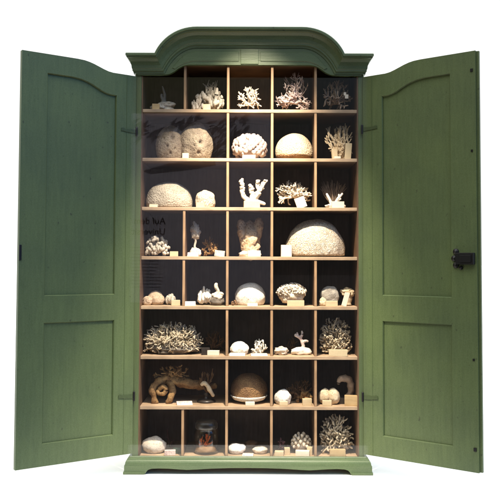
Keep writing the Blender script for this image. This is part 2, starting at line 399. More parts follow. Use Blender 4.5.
# doors -------------------------------------------------------------
def door(side):
    hx = .5775*side; v = Vector((-.4775, -.325)) if side < 0 else Vector((.465, -.345))
    v.normalize(); nrm = Vector((v.y, -v.x)) if side < 0 else Vector((-v.y, v.x))      # towards the front / room side
    if nrm.y > 0: nrm = -nrm
    W = .582; ZB = .125
    def topz(u):
        pts = [(0,2.002),(.125,2.003),(.150,2.0065),(.175,2.014),(.200,2.023),(.225,2.032),(.25,2.039),(.275,2.0435),(.31,2.0455),(.40,2.046),(W,2.0465)]
        for (a,za),(c,zc_) in zip(pts, pts[1:]):
            if a <= u <= c+1e-6: return za+(zc_-za)*(u-a)/(c-a)
    def ptop(u):
        pts = [(.108,1.889),(.135,1.890),(.160,1.895),(.185,1.904),(.21,1.917),(.235,1.929),(.26,1.939),(.29,1.947),(.33,1.952),(.456,1.953)]
        for (a,za),(c,zc_) in zip(pts, pts[1:]):
            if a <= u <= c+1e-6: return za+(zc_-za)*(u-a)/(c-a)
        return pts[-1][1]
    def w3(u, z, t): q = Vector((hx,0)) + v*u + nrm*t; return (q.x, q.y, z)
    U = [0,.004,.05,.10,.125,.150,.175,.2,.225,.25,.275,.31,.36,.42,.5,.56,W]
    TH = .012
    outline = [(0,ZB),(W,ZB)] + [(u, topz(u)) for u in reversed(U)]
    h1 = [(.108,.912),(.456,.912)] + [(u, ptop(u)) for u in (.456,.40,.33,.29,.26,.235,.21,.185,.16,.135,.108)]
    h2 = [(.108,.230),(.456,.230),(.456,.781),(.108,.781)]
    d = empty_part = bpy.data.objects.new('door', None)
    bm = bmesh.new()
    def loop(pts, t):
        vsx = [bm.verts.new(w3(u,z,t)) for u,z in pts]
        return vsx, [bm.edges.new((vsx[i], vsx[(i+1)%len(vsx)])) for i in range(len(vsx))]
    def inset(pts, k):
        out = []; n = len(pts)
        for i in range(n):
            a, c, e = Vector(pts[i-1]), Vector(pts[i]), Vector(pts[(i+1)%n])
            d1, d2 = (c-a).normalized(), (e-c).normalized(); m1 = Vector((-d1.y,d1.x)); m2 = Vector((-d2.y,d2.x)); m_ = (m1+m2).normalized()
            out.append(tuple(c + m_*k/max(.4, m_.dot(m1))))
        return out
    ov, oe = loop(outline, TH); a1, e1 = loop(inset(h1, -.0035), TH); a2, e2 = loop(inset(h2, -.0035), TH)
    bmesh.ops.triangle_fill(bm, use_beauty=True, edges=oe+e1+e2)
    ob, _ = loop(outline, -TH)
    bm.faces.new(list(reversed(ob)))
    for i in range(len(ov)): bm.faces.new((ov[i], ov[(i+1)%len(ov)], ob[(i+1)%len(ov)], ob[i]))
    for av, hh in ((a1, h1), (a2, h2)):
        lv = [bm.verts.new(w3(u,z,TH-.0055)) for u,z in hh]; lw = [bm.verts.new(w3(u,z,TH-.0105)) for u,z in hh]
        for i in range(len(av)):
            j = (i+1) % len(av); bm.faces.new((av[i], av[j], lv[j], lv[i])); bm.faces.new((lv[i], lv[j], lw[j], lw[i]))
    bmesh.ops.recalc_face_normals(bm, faces=bm.faces)
    me = bpy.data.meshes.new('door'); bm.to_mesh(me); bm.free(); me.materials.append(GREEN)
    do = bpy.data.objects.new('door', me); COL.objects.link(do); do.parent = cab
    do['label'] = 'left door leaf with a plain bare outer edge' if side < 0 else 'right door leaf carrying the black iron lock'
    for hh in (h1, h2):
        b = MB(); n = len(hh)
        b.add([w3(u,z,TH-.0100) for u,z in inset(hh, .0005)] + [w3(u,z,TH-.0140) for u,z in inset(hh, .0005)], [tuple(range(n)), tuple(reversed(range(n,2*n)))] + [(i,(i+1)%n,n+(i+1)%n,n+i) for i in range(n)])
        b.build('panel', GREEN, do)
    def dbox(u0,u1,z0,z1,t0,t1):
        b = MB(); b.add([w3(u,z,t) for t in (t0,t1) for u,z in ((u0,z0),(u1,z0),(u1,z1),(u0,z1))], [(0,1,2,3),(7,6,5,4),(0,4,5,1),(1,5,6,2),(2,6,7,3),(3,7,4,0)]); return b
    # thin bead by the hinge side
    b = dbox(.0475,.0505,ZB+.004,1.996,TH,TH+.002); b.build('bead', GREEN, do)
    # strap hinges
    for z in (1.737 if side > 0 else 1.722, .405):
        b = MB(); pts = []
        arm = [(.004,.010),(.03,.0085),(.055,.0085),(.068,.013),(.078,.011),(.080,-.004),(.070,-.003),(.055,-.006),(.03,-.0085),(.004,-.009)]
        n = len(arm)
        b.add([w3(u,z+q,TH+.0035) for u,q in arm] + [w3(u,z+q,TH-.001) for u,q in arm], [tuple(range(n)), tuple(reversed(range(n,2*n)))] + [(i,(i+1)%n,n+(i+1)%n,n+i) for i in range(n)])
        hg = b.build('hinge', GREEN_GROOVE, do)
        b = MB(); q0 = w3(-.004, z-.022, TH+.003); q1 = w3(-.004, z+.022, TH+.003); b.tube([q0, ((q0[0]+q1[0])/2, (q0[1]+q1[1])/2, z), q1], [.0055]*3, 10); b.build('hinge_barrel', IRON, do, smooth=True)
    if side > 0:
        # lapped closing edge
        b = dbox(W+.0003, W+.013, ZB+.002, 2.0445, -TH+.001, .002); b.build('lap_edge', GREEN, do)
        for z, s_ in ((1.957,.007), (1.584,.005), (.63,.005), (.228,.008)):
            b = dbox(W-.024, W-.024+s_*1.7, z-s_, z+s_, TH-.001, TH+.003); b.build('bolt_hole_plate', IRON, do)
        # lock: box, trefoil plate and keyhole cover
        zz = 1.090
        b = dbox(.486,.573, zz-.028, zz+.026, TH-.001, TH+.022)
        lk = b.build('lock', IRON, do, bevel=.003)
        b = dbox(.508,.562, zz-.018, zz+.016, TH+.0222, TH+.026); b.build('lock_cover', IRON, do, bevel=.002)
        b = MB()
        for du, dz, r in ((.004,.031,.015),(-.004,.0,.015),(.004,-.031,.015),(.028,-.043,.010)):
            c0 = w3(.478+du, zz+dz, TH-.001); c1 = w3(.478+du, zz+dz, TH+.006); b.tube([c0,c1],[r,r*.9],14)
        b.build('lock_plate', IRON, do)
    else:
        b = dbox(W-.012, W-.0005, 1.075, 1.145, TH-.001, TH+.004); b.build('latch_plate', IRON, do, bevel=.001)
door(-1); door(1)

# glass pane standing in front of the shelves, on the plinth
YP = -.0210
b = MB(); b.box(-.6005, .6005, YP-.003, YP+.003, .1130, 1.995)
b.v = [Vector((v.x, v.y, v.z)) for v in b.v]

# ------------------------------------------------------------------ specimens
GC = 'coral specimens in the cabinet'
GB = 'label blocks in front of the specimens'
def skel(rng, stems, levels, spread, split=(2,3), up=.15, jit=.25, taper=.8, base=.25, flatten=1.0, L0=1.0):
    lines = []
    def rv(): return Vector((rng.gauss(0,1), rng.gauss(0,1)*flatten, rng.gauss(0,1)))
    def grow(p, d, L, r, lev):
        pts = [p.copy()]; rad = [r]
        for i in range(3):
            d = (d + rv()*jit*.5 + Vector((0,0,up*.4))).normalized(); p = p + d*L/3; pts.append(p.copy()); rad.append(r*(1-(1-taper)*(i+1)/3))
        lines.append((pts, rad))
        if lev > 0:
            for _ in range(rng.randint(*split)): grow(p, (d + rv()*spread*.6).normalized(), L*rng.uniform(.6,.85), r*taper, lev-1)
    for i in range(stems):
        a = 2*math.pi*(i+rng.random()*.6)/stems; e = rng.uniform(.0, 1.4)
        d = Vector((math.cos(a)*math.cos(e), math.sin(a)*math.cos(e)*flatten, math.sin(e)))
        grow(Vector((math.cos(a)*base*rng.random(), math.sin(a)*base*rng.random()*flatten, 0)), d, L0*rng.uniform(.7,1.1), 1.0, levels)
    return lines
def bush(seed, w, d, h, r, stems=8, levels=2, spread=.8, seg=6, tip=None, **kw):
    rng = random.Random(seed); ls = skel(rng, stems, levels, spread, **kw)
    al = [p for pts, _ in ls for p in pts]
    lo = [min(p[i] for p in al) for i in range(3)]; hi = [max(p[i] for p in al) for i in range(3)]
    w2, d2, h2 = w-2*r*.6, max(d-2*r*.6, .01), h-r*.8
    b = MB()
    for pts, rad in ls:
        q = [Vector(((p.x-(lo[0]+hi[0])/2)/(hi[0]-lo[0]+1e-9)*w2, (p.y-(lo[1]+hi[1])/2)/(hi[1]-lo[1]+1e-9)*d2, (p.z-lo[2])/(hi[2]-lo[2])*h2 + r*.3)) for p in pts]
        b.tube(q, [max(.0011, r*x*rng.uniform(.85,1.15)) for x in rad], seg, .35, seed)
    for v in b.v: v.z = max(v.z, .0003)
    return b
def dome(seed, w, d, h, disp=.08, freq=1.6, flat=-.25, sub=5):
    b = MB(); b.blob((0,0,0), 1, sub, disp, freq, seed, flat); return b.fit(w, d, h)
def stone(seed, w, d, h, disp=.22, freq=1.3, pits=()):
    b = MB(); b.blob((0,0,0), 1, 5 if pits else 4, disp, freq, seed, -.75, pits); return b.fit(w, d, h)
def lumps(seed, w, d, h, n=40, r=.26, fill=.85, disp=.2, sub=2):
    rng = random.Random(seed); b = MB(); b.blob((0,0,.35), (.8,.8,.62), 3, .1, 2, seed)
    for i in range(n):
        t = (i+.5)/n; z = 1 - t*1.55; a = i*2.39996 + rng.uniform(-.2,.2); q = math.sqrt(max(0, 1-z*z))
        b.blob((q*math.cos(a)*fill, q*math.sin(a)*fill, .35+z*.62*fill), r*rng.uniform(.75,1.25), sub, disp, 2.0, seed+i)
    return b.fit(w, d, h)
def clump(seed, w, d, h, n=90, r=.17):          # knobbly irregular clump with gaps
    rng = random.Random(seed); b = MB()
    for i in range(n):
        while True:
            p = Vector((rng.uniform(-1,1), rng.uniform(-1,1), rng.uniform(0,1)))
            if p.x*p.x + p.y*p.y + p.z*p.z < 1: break
        dr = Vector((rng.gauss(0,1), rng.gauss(0,1), rng.gauss(.3,1))).normalized()*r*rng.uniform(.8,1.8)
        b.tube([p-dr*.6, p, p+dr*.6], [r*.55, r*rng.uniform(.6,.8), r*.5], 7, .5, i)
    return b.fit(w, d, h)
def quills(seed, w, d, h, n, L, r, z0=.1, wild=.55, shell=.55):   # mound of stout short blunt fingers
    rng = random.Random(seed); b = MB()
    for i in range(n):
        a = rng.uniform(0, 2*math.pi); sz = rng.random()**.9; q = math.sqrt(1-sz*sz); k = rng.uniform(shell, 1)
        n_ = Vector((math.cos(a)*q, math.sin(a)*q, sz))
        n_.x *= 1+.3*sz; n_.y *= 1+.3*sz; c = Vector((n_.x*(w/2-L*.4)*k, n_.y*(d/2-L*.4)*k, z0*h + n_.z*(h*(1-z0)-L*.5)*k))
        dd = (n_*.75 + Vector((rng.gauss(0,wild), rng.gauss(0,wild), rng.gauss(.1,wild)))).normalized()*L*rng.uniform(.7,1.15)
        cv = Vector((rng.gauss(0,1), rng.gauss(0,1), rng.gauss(0,1)))*L*.13
        b.tube([c-dd*.5, c-dd*.15+cv, c+dd*.2+cv, c+dd*.5], [r*.8, r, r*1.05, r*.9], 7, .2, i)
    return b.fit(w, d, h)
def at(row, px0, px1, pytop, dep):
    """base point, width and height in metres of something standing in a row of the cabinet"""
    a = un(px0, pytop, dep); c = un(px1, pytop, dep); z0 = FLOORZ[row-1] + .0004
    return Vector(((a.x+c.x)/2, dep, z0)), c.x-a.x, (a.z+c.z)/2 - z0
def spec(row, px0, px1, pytop, dep, maker, mat, label, cat='coral', name='coral', group=GC, dk=.85, dmax=.20, smooth=True, rz=0, **kw):
    p, w, h = at(row, px0, px1, pytop, dep); d = min(dmax, w*dk)
    p.y = max(p.y, d/2 + .006); p.y = min(p.y, .335 - d/2)
    o = maker(w=w, d=d, h=h, **kw).build(name, mat, None, p, smooth); o.rotation_euler.z = rz
    return tag(o, label, cat, group)
def block(row, px0, px1, pytop, dep, mat, label, th=.02, tilt=0, rz=0, roll=0):
    p, w, h = at(row, px0, px1, pytop, dep); w *= .92; h *= .92
    b = MB(); b.box(-w/2, w/2, -th/2, th/2, 0, h)
    # sloped face: a wedge-shaped holder when tilted
    if tilt:
        for v in b.v:
            if v.z > h*.5 and v.y < 0: v.y += min(th*.8, tilt)
    o = b.build('label_block', mat, None, p, False, .0012); o.rotation_euler = (0, roll, rz + .13*math.sin(px0*7.7 + row))
    return tag(o, label, 'label block', GB)

# ---- row 1 (floor at the first shelf)
t = empty('coral', at(1,152,177,84,.10)[0], 'grey rock shaped coral with one slim upright spur, top left compartment', 'coral', GC)
p, w, h = at(1, 152, 177, 96, .10)
MB_ = MB(); MB_.blob((-.02,0,.022), (.05,.035,.022), 4, .3, 2.2, 4, -.7); MB_.blob((.012,-.005,.038), (.045,.022,.017), 4, .3, 2, 6); MB_.blob((.025,-.012,.012), (.024,.02,.016), 3, .3, 2, 9, -.7)
MB_.build('rock', GREYW, t, (0,0,0), True)
b = MB(); b.tube([(-.006,.02,.03),(-.004,.024,.06),(.0,.022,.09),(-.008,.02,.125),(-.014,.02,.142)], [.012,.014,.008,.0045,.002], 10, .5, 3); b.tube([(-.004,.02,.06),(-.018,.018,.085),(-.016,.018,.1)], [.009,.007,.004], 8, .5, 5)
b.build('spur', GREY, t, (0,0,0), True)
block(1,152,160,103.5,.035, BLOCK, 'small wooden label block below the grey rock coral in the top left compartment')
spec(1,191,206,93,.10, clump, GREYW, 'small brownish white knobbly lump, second compartment of the top row', seed=11, n=34, r=.3)
def blades(w, d, h, seed):
    rng = random.Random(seed); b = MB()
    for i in range(30):
        a = rng.uniform(-1.3,1.3); y = rng.uniform(-.7,.7); k = rng.uniform(.25,.75)
        p = Vector((math.sin(a)*k, y, math.cos(a)*k*.9)); t = Vector((math.sin(a)+rng.gauss(0,.6), rng.gauss(0,.5), math.cos(a)+rng.gauss(0,.5))).normalized()*rng.uniform(.2,.42)
        cv = Vector((rng.gauss(0,.09), rng.gauss(0,.09), 0))
        b.tube([p-t, p-t*.3+cv, p+t*.3+cv, p+t], [.07,.13,.15,.08], 9, .8, i)
    for i in range(14):
        x = rng.uniform(-.6,.2); b.tube([Vector((x,.2,.7)), Vector((x+rng.gauss(0,.1),.22,.95)), Vector((x+rng.gauss(0,.2),.24,rng.uniform(1.0,1.35)))], [.05,.04,.02], 6, .5, i)
    return b.fit(w, d, h)
spec(1,201,225,79,.11, blades, GREYW, 'grey white coral of thick jumbled blades in the second compartment of the top row', seed=5)
block(1,203,211,104,.03, CARD, 'cream label block leaning on the thick bladed grey coral')
spec(1,237,263,86,.09, bush, BONE, 'cream bushy branching coral in the middle compartment of the top row', seed=21, r=.0046, stems=20, levels=2, split=(2,3), jit=.5, up=.05)
spec(1,273.5,312,73,.13, bush, PINK, 'tall pinkish white tangled branching coral, fourth compartment of the top row', seed=31, r=.0036, stems=15, levels=3, split=(2,3), jit=.6)
spec(1,276,311,88,.075, bush, PINK, 'low pinkish coral thicket in front of the tallest tangled coral on the top shelf', seed=33, r=.0058, stems=18, levels=2, split=(2,3), jit=.6, dk=.45)
o = spec(1,322,353,79,.10, bush, DIMB, 'dim brown branching coral in the shaded top right compartment', seed=41, r=.0058, stems=20, levels=2, split=(2,3), jit=.8, up=.02)
b = MB(); b.box(.030,.047,-.072,-.066,.062,.082); b.box(.024,.036,-.070,-.065,.078,.094); b.build('white_piece', CARDW, o)  # small white pieces at the front of the branches


# ---- row 2
spec(2,156,186,125,.14, stone, STONE, 'left one of two large pitted brown coral balls', disp=.08, freq=1.5, seed=3, pits=((.2,.35,.16,.28),(-.15,-.1,.09,.2),(.35,-.2,.08,.2),(-.4,.3,.07,.15),(.05,-.45,.1,.2),(.1,.05,.06,.15)))
spec(2,180,213.5,122,.13, stone, STONE, 'right and larger one of two large pitted brown coral balls', disp=.1, freq=1.5, seed=8, pits=((.3,.0,.15,.3),(.15,-.45,.12,.25),(-.2,.4,.08,.18),(.5,.4,.07,.15),(-.1,-.15,.07,.16),(.0,.15,.05,.12)))
for (px, py, r) in ((171,137,.011),(202,142,.011),(196,148,.008),(203,132,.006),(166,146,.006)):
    pass
block(2,182,189,152.5,.02, CARD, 'small cream card lying between the two pitted coral balls', th=.02, tilt=.012)
spec(2,231.5,267.5,132.5,.12, lumps, CAULI, 'pinkish white cauliflower shaped coral, middle of the second row', seed=13, n=120, r=.15, fill=.95, disp=.25)
block(2,242,256,154.5,.02, CARDW, 'low white label card under the pinkish cauliflower coral', tilt=.01)
t = empty('coral', at(2,275,313,132,.13)[0], 'cream speckled dome coral on a brown base beside the cauliflower coral', 'coral', GC)
p, w, h = at(2, 275, 313, 133, .13)
b = dome(5, w, w*.85, h*.86, .03, 1.2, -.2); b.build('dome', BRAINC, t, (0,0,h*.14), True)
b = dome(6, w*.965, w*.82, h*.36, .05, 1.5, -.9); b.build('brown_base', BROWNB, t, (0,0,0), True)
spec(2,324,353,123,.10, bush, CREAM, 'thin forked coral behind two cream cards, right end of the second row', seed=51, r=.0044, stems=20, levels=2, dk=.6, split=(2,3), jit=.5, up=.3)
spec(2,328,352,136,.075, bush, CREAM, 'small stout cream forked coral standing between two cream cards', seed=52, r=.0062, stems=16, levels=2, dk=.6, jit=.5, up=.25)
block(2,332,338,148.5,.05, CARD, 'small cream card on the left below the forked coral, second row right', roll=-.1)
block(2,344,351,142,.05, CARD, 'tall cream card on the right below the forked coral, second row right', roll=.08)
block(2,334,341,156.3,.012, CARDW, 'tiny white slip on the shelf edge between two cream cards', th=.012)

# ---- row 3
spec(3,146,192.5,182,.14, dome, STAR, 'big pale starry dome coral on the left of the third row', seed=15, disp=.05, dmax=.2)
block(3,149,158,204,.02, CARD, 'flat cream label at the left foot of the big pale dome', tilt=.01)
spec(3,195.5,215.5,190,.10, dome, BRAINW, 'small mushroom shaped brain coral beside the big pale dome', seed=16, disp=.1, flat=-.6)
block(3,196,205,202,.03, CARD, 'cream label block before the small mushroom shaped brain coral')
# candelabra coral
t = empty('coral', at(3,239,267,174,.065)[0], 'white candelabra coral with three knobbly arms, middle of the third row', 'coral', GC)
b = MB(); rng = random.Random(9)
def knob_arm(b, pts, r, sd):
    b.tube(pts, [r*(1.15-.25*(i/len(pts))) for i in range(len(pts))], 10, .6, sd)
    for i in range(1, len(pts)):
        for k in range(7):
            q = Vector(pts[i]) + (Vector(pts[i-1])-Vector(pts[i]))*rng.random() + Vector((rng.gauss(0,1), rng.gauss(0,1), rng.gauss(0,1))).normalized()*r*.9; b.blob(q, r*rng.uniform(.5,.85), 2, .3, 2, k+i)
knob_arm(b, [(-.006,0,.03),(-.03,0,.052),(-.042,0,.075),(-.045,0,.095),(-.044,0,.12),(-.047,0,.142)], .0085, 1)
knob_arm(b, [(-.004,0,.03),(.0,0,.06),(-.002,0,.09),(-.004,0,.112)], .0095, 2)
knob_arm(b, [(.0,0,.03),(.024,-.005,.06),(.03,0,.09),(.045,0,.115),(.058,0,.140)], .0085, 3)
knob_arm(b, [(.03,0,.09),(.022,.004,.115),(.024,.0,.142)], .007, 4)
knob_arm(b, [(.0,0,.035),(.02,-.01,.07),(.026,-.01,.078)], .009, 5)
for v in b.v: v.x *= 1.22
b.build('arms', BONE, t, (-.003,0,0), True)
b = MB(); b.blob((-.01,0,.02), (.035,.03,.03), 3, .3, 2, 3, -.6); b.tube([(.0,-.02,.034),(.035,-.025,.026),(.062,-.028,.018)], [.014,.011,.005], 10, .4); b.build('base', WHITE, t, (0,0,0), True)
block(3,243,260.5,200.5,.03, CARD, 'broad cream label block at the foot of the candelabra coral')
spec(3,274.5,312,180,.13, bush, BONE, 'low wide thicket coral with curled tips, fourth in the third row', seed=61, r=.0056, stems=30, levels=2, split=(2,3), jit=.7, up=.05, dk=.7)
block(3,297,308,196,.03, CARDW, 'white card leaning against the wide thicket coral', th=.008, roll=-.35)
t = empty('coral', at(3,321,346,176,.12)[0], 'dark sea fan with two white forked stems, right end of the third row', 'coral', GC)
b = MB(); rng = random.Random(77)
for i in range(46):
    a = -1.0 + 2.0*i/45 + rng.gauss(0,.05); L = .125*rng.uniform(.8,1.05)*(1-.12*abs(a)); x1 = math.sin(a)*L*.78; 
    b.tube([(x1*.25,rng.gauss(.012,.004),.03),(x1*.65+rng.gauss(0,.003),rng.gauss(.012,.006),.03+.55*L*math.cos(a*.6)),(x1+rng.gauss(0,.004),rng.gauss(.012,.006),.03+L*math.cos(a*.6)*.98)], [.0022,.0018,.0012], 5)
b.build('fan', DIMB, t, (0,.01,0), True)
b = MB(); b.tube([(-.005,-.01,.02),(-.02,-.012,.045),(-.036,-.01,.078)], [.010,.008,.006], 10, .5, 2); b.tube([(.0,-.012,.02),(.02,-.014,.05),(.045,-.01,.08)], [.010,.0075,.005], 10, .5, 4); b.tube([(.026,-.014,.052),(.026,-.013,.075)], [.006,.0045], 8, .4); b.tube([(.012,-.014,.04),(.036,-.016,.052)], [.006,.005], 8, .4)
b.blob((.01,-.01,.014), (.05,.03,.017), 3, .25, 2, 8, -.7); b.build('stem', WHITE, t, (0,0,0), True)
block(3,331,344.5,201,.04, CARDW, 'white label block under the dark sea fan')

# ---- row 4
spec(4,145,170.5,235,.11, clump, GREYW, 'greyish knobbly clump of coral at the left of the fourth row', seed=71, n=120, r=.16)
block(4,169.5,178.5,251,.05, CARD, 'cream label block to the right of the greyish knobbly clump')
t = empty('coral', at(4,190,201,219,.10)[0], 'slender bulb topped coral on a thin stem and pale foot, fourth row', 'coral', GC)
b = MB(); b.tube([(0,0,.03),(-.003,0,.055),(.002,0,.08),(.0,0,.095)], [.006,.005,.006,.008], 10, .4); b.blob((0,0,.128), (.023,.021,.042), 4, .35, 2.6, 3); b.tube([(-.002,0,.15),(-.008,0,.178)], [.012,.006], 10, .5)
b.build('bulb', GREYW, t, (0,0,0), True)
b = MB(); b.blob((.0,0,.016), (.03,.024,.028), 3, .3, 2, 2, -.5); b.build('foot', PINK, t, (0,0,0), True)
block(4,187,199,252,.03, PINK, 'pinkish flat card under the slender bulb topped coral', tilt=.01)
spec(4,201,219,236,.13, bush, OCHRE, 'small brown forked coral, second compartment of the fourth row', seed=81, r=.0052, stems=9, levels=2, jit=.5, up=.2)
block(4,214,225,250,.05, BONE, 'pale slanted card at the foot of the small brown forked coral', roll=.12)
t = empty('coral', at(4,237,263,216,.12)[0], 'tall tan vase shaped sponge flaring upward from a white base, middle of the fourth row', 'sponge', GC)
b = MB(); b.tube([(-.006,.0,.0),(-.014,0,.05),(-.028,.0,.10),(-.042,.0,.145),(-.046,0,.172),(-.044,0,.188)], [.030,.032,.030,.026,.022,.012], 18, .3, 2); b.tube([(.008,0,.0),(.014,.01,.05),(.026,.01,.10),(.040,.008,.150),(.046,.008,.175),(.044,.01,.196)], [.032,.034,.032,.028,.024,.013], 18, .3, 5); b.tube([(0,.02,.0),(0,.02,.06),(.0,.024,.11),(.0,.03,.155),(.0,.032,.178)], [.034,.040,.044,.040,.024], 18, .3, 8)
b.build('cup', SPONGE, t, (0,.01,0), True)
b = MB(); b.tube([(.004,.0,.0),(.004,-.002,.05),(.002,.002,.095),(.0,.012,.14),(.0,.02,.165)], [.046,.044,.042,.034,.02], 24, .35, 3); b.build('lobe', SPONGE, t, (0,0,0), True)
b = MB(); b.blob((.0,-.02,.012), (.058,.045,.02), 3, .25, 2, 2, -.6); b.build('base', WHITE, t, (0,0,0), True)
block(4,247,261,250,.022, CARDW, 'white label block at the foot of the tan vase shaped sponge')
spec(4,285.5,345,219,.135, dome, BRAINW, 'largest white brain coral dome filling the wide compartment of the fourth row', seed=25, disp=.05, flat=-.2, dmax=.24, dk=.8)
block(4,280.5,292,244,.05, CARDW, 'upright white label block left of the largest brain coral dome')

# ---- row 5
spec(5,147,165,290.5,.11, stone, TAN, 'smooth rounded tan stone coral at the left of the fifth row', seed=91, disp=.12)
spec(5,142,152.5,296,.08, stone, TAN, 'small low knob leaning on the rounded tan stone coral', seed=92, disp=.2)
spec(5,165,176,293,.10, lumps, GREYW, 'small dark spotted coral nub beside the rounded tan stone', seed=93, n=14, r=.4)
block(5,171,180.5,299.5,.04, CARD, 'cream label block before the small dark spotted nub')
spec(5,197,213,286,.10, clump, WHITE, 'bright white crumpled coral, second compartment of the fifth row', seed=95, n=50, r=.3)
block(5,184,196,301,.03, CARDW, 'flat white card left of the bright white crumpled coral', tilt=.012)
t = empty('coral', at(5,209,225,281,.07)[0], 'small white twisted coral on a dark rock, second compartment of the fifth row', 'coral', GC)
b = MB(); b.tube([(.0,0,.02),(-.01,0,.05),(.006,0,.07),(-.006,0,.095),(-.002,0,.112)], [.011,.010,.009,.010,.006], 10, .6); b.tube([(.004,0,.05),(.022,0,.06),(.03,0,.052)], [.009,.009,.006], 10, .5); b.tube([(-.008,0,.045),(-.024,0,.056)], [.009,.006], 10, .5); b.blob((.008,-.008,.04), (.022,.014,.014), 3, .35, 2, 3)
b.build('coral_branch', BONE, t, (0,0,0), True)
b = MB(); b.blob((.002,.005,.02), (.036,.03,.026), 3, .3, 2, 6, -.7); b.build('rock', DARKC, t, (0,0,0), True)
spec(5,235,265.5,282.5,.13, dome, WHITE, 'glaring white smooth dome coral, middle of the fifth row', seed=35, disp=.05, flat=-.5)
spec(5,231,238,300,.06, clump, BROWN, 'tiny brown fragment left of the glaring white dome', seed=36, n=12, r=.4)
block(5,247,258,303,.02, CARDW, 'white label strip at the foot of the glaring white dome', tilt=.008)
def lettuce(w, d, h, seed):
    b = MB(); rng = random.Random(seed)
    b.blob((0,0,.12), (.72,.6,.66), 4, .2, 2.5, seed)
    for i in range(150):                       # winding ridges over the whole body
        a = rng.uniform(-1.45, 1.45); y = rng.uniform(-1,1); e = y*1.2
        n_ = Vector((math.sin(a)*math.cos(e), math.sin(e)*.85, math.cos(a)*math.cos(e)*.85)); c = n_*rng.uniform(.72,.9) + Vector((0,0,.1))
        t1 = n_.cross(Vector((rng.gauss(0,1), rng.gauss(0,1), rng.gauss(0,1)))).normalized()*rng.uniform(.1,.2); t2 = n_.cross(t1).normalized()*rng.uniform(-.08,.08)
        b.tube([c-t1+t2, c-t1*.3-t2, c+t1*.3+t2, c+t1-t2], [.035,.045,.045,.03], 7, .3, i)
    return b.fit(w, d, h)
spec(5,275.5,307,282.5,.09, lettuce, BONE, 'white ruffled coral with dark folds, fourth compartment of the fifth row', seed=37, dk=.7)
block(5,286.5,305,300,.025, CARD, 'broad cream label block below the white ruffled coral')
spec(5,320,339,286,.10, dome, GREY, 'grey wrinkled upright disc coral, right end of the fifth row', seed=38, disp=.12, flat=-.85, dk=.55)
spec(5,318.5,327,297,.06, stone, CREAM, 'small tan stone at the foot of the grey wrinkled disc coral', seed=39)
block(5,325,338,300.5,.03, CARD, 'cream label block before the grey wrinkled disc coral')
t = empty('coral', at(5,341,354,287,.10)[0], 'tan mushroom shaped coral with a flat top, far right of the fifth row', 'coral', GC)
b = MB(); b.tube([(.004,0,.004),(.005,0,.03),(.003,0,.055)], [.017,.016,.024], 14, .4); b.blob((.0,0,.068), (.034,.026,.022), 4, .25, 2, 5); b.blob((.02,0,.06), (.016,.02,.016), 3, .25, 2, 5); b.build('cap', CREAM, t, (0,0,0), True)
block(5,341,346.5,291,.05, CARDW, 'white card leaning on the tan mushroom shaped coral', th=.008, roll=.28)

# ---- row 6
o = spec(6,143,204,321,.10, quills, SPIKE, 'wide bed of straw coloured spiky coral fingers, left of the sixth row', seed=101, n=1300, L=.028, r=.0026, z0=.15, shell=.35, dk=.6, dmax=.17)
b = MB(); b.blob((0,0,.025), (.125,.06,.03), 4, .3, 3, 5, -.8); b.build('base_rock', DARKC, o, (0,0,0), True)
spec(6,205,227,331,.22, bush, BROWN, 'dim brown branching coral behind the spiky bed', seed=102, r=.005, stems=12, levels=2, jit=.5)
block(6,201,210,347,.05, DARKW, 'small dark block at the right end of the spiky bed')
block(6,207,220,350,.04, CARDW, 'white label block right of the spiky bed')
spec(6,230,249,341,.09, dome, WHITE, 'small white rounded dome coral, middle of the sixth row', seed=103, disp=.1, flat=-.6)
block(6,229,246,353,.03, CARDW, 'crumpled white paper slip under the small white dome', tilt=.014, th=.04)
spec(6,250.5,268,338.5,.08, bush, WHITE, 'small white stubby branching coral beside the small white dome', seed=104, r=.0052, stems=10, levels=2, jit=.5)
block(6,250,268,353.5,.03, CARDW, 'white paper slip under the stubby branching coral', tilt=.014, th=.04)
spec(6,273.5,289,346,.07, stone, BONE, 'low white rubble lump, left in the fourth compartment of the sixth row', seed=105, disp=.35, freq=2.2)
t = empty('coral', at(6,292,310,331,.08)[0], 'small forked white coral like a deer on a pale foot, sixth row', 'coral', GC)
b = MB(); b.tube([(.004,0,.02),(.012,0,.045),(.004,0,.07),(-.012,0,.088),(-.03,0,.10)], [.009,.008,.009,.009,.006], 10, .6, 3); b.tube([(.006,0,.06),(.022,0,.07),(.036,0,.066)], [.008,.008,.005], 10, .5); b.tube([(-.004,0,.08),(.006,0,.1),(.004,0,.118)], [.008,.006,.004], 8, .5); b.tube([(-.014,0,.088),(-.02,0,.11)], [.006,.004], 8, .5)
b.build('coral_branch', PINK, t, (0,0,0), True)
b = MB(); b.blob((0,-.005,.016), (.048,.03,.022), 3, .25, 2, 12, -.7); b.build('foot', WHITE, t, (0,0,0), True)
spec(6,284,300,337,.20, bush, BROWN, 'dim reddish brown twig coral behind the deer shaped coral', seed=106, r=.004, stems=6, levels=1)
spec(6,318.5,352,317,.104, quills, SPIKE, 'round bush of thin coral fingers at the right end of the sixth row', seed=107, n=620, L=.022, r=.0031, shell=.3)
block(6,328,348,349,.016, CARD, 'pair of cream label blocks below the round bush of coral fingers')

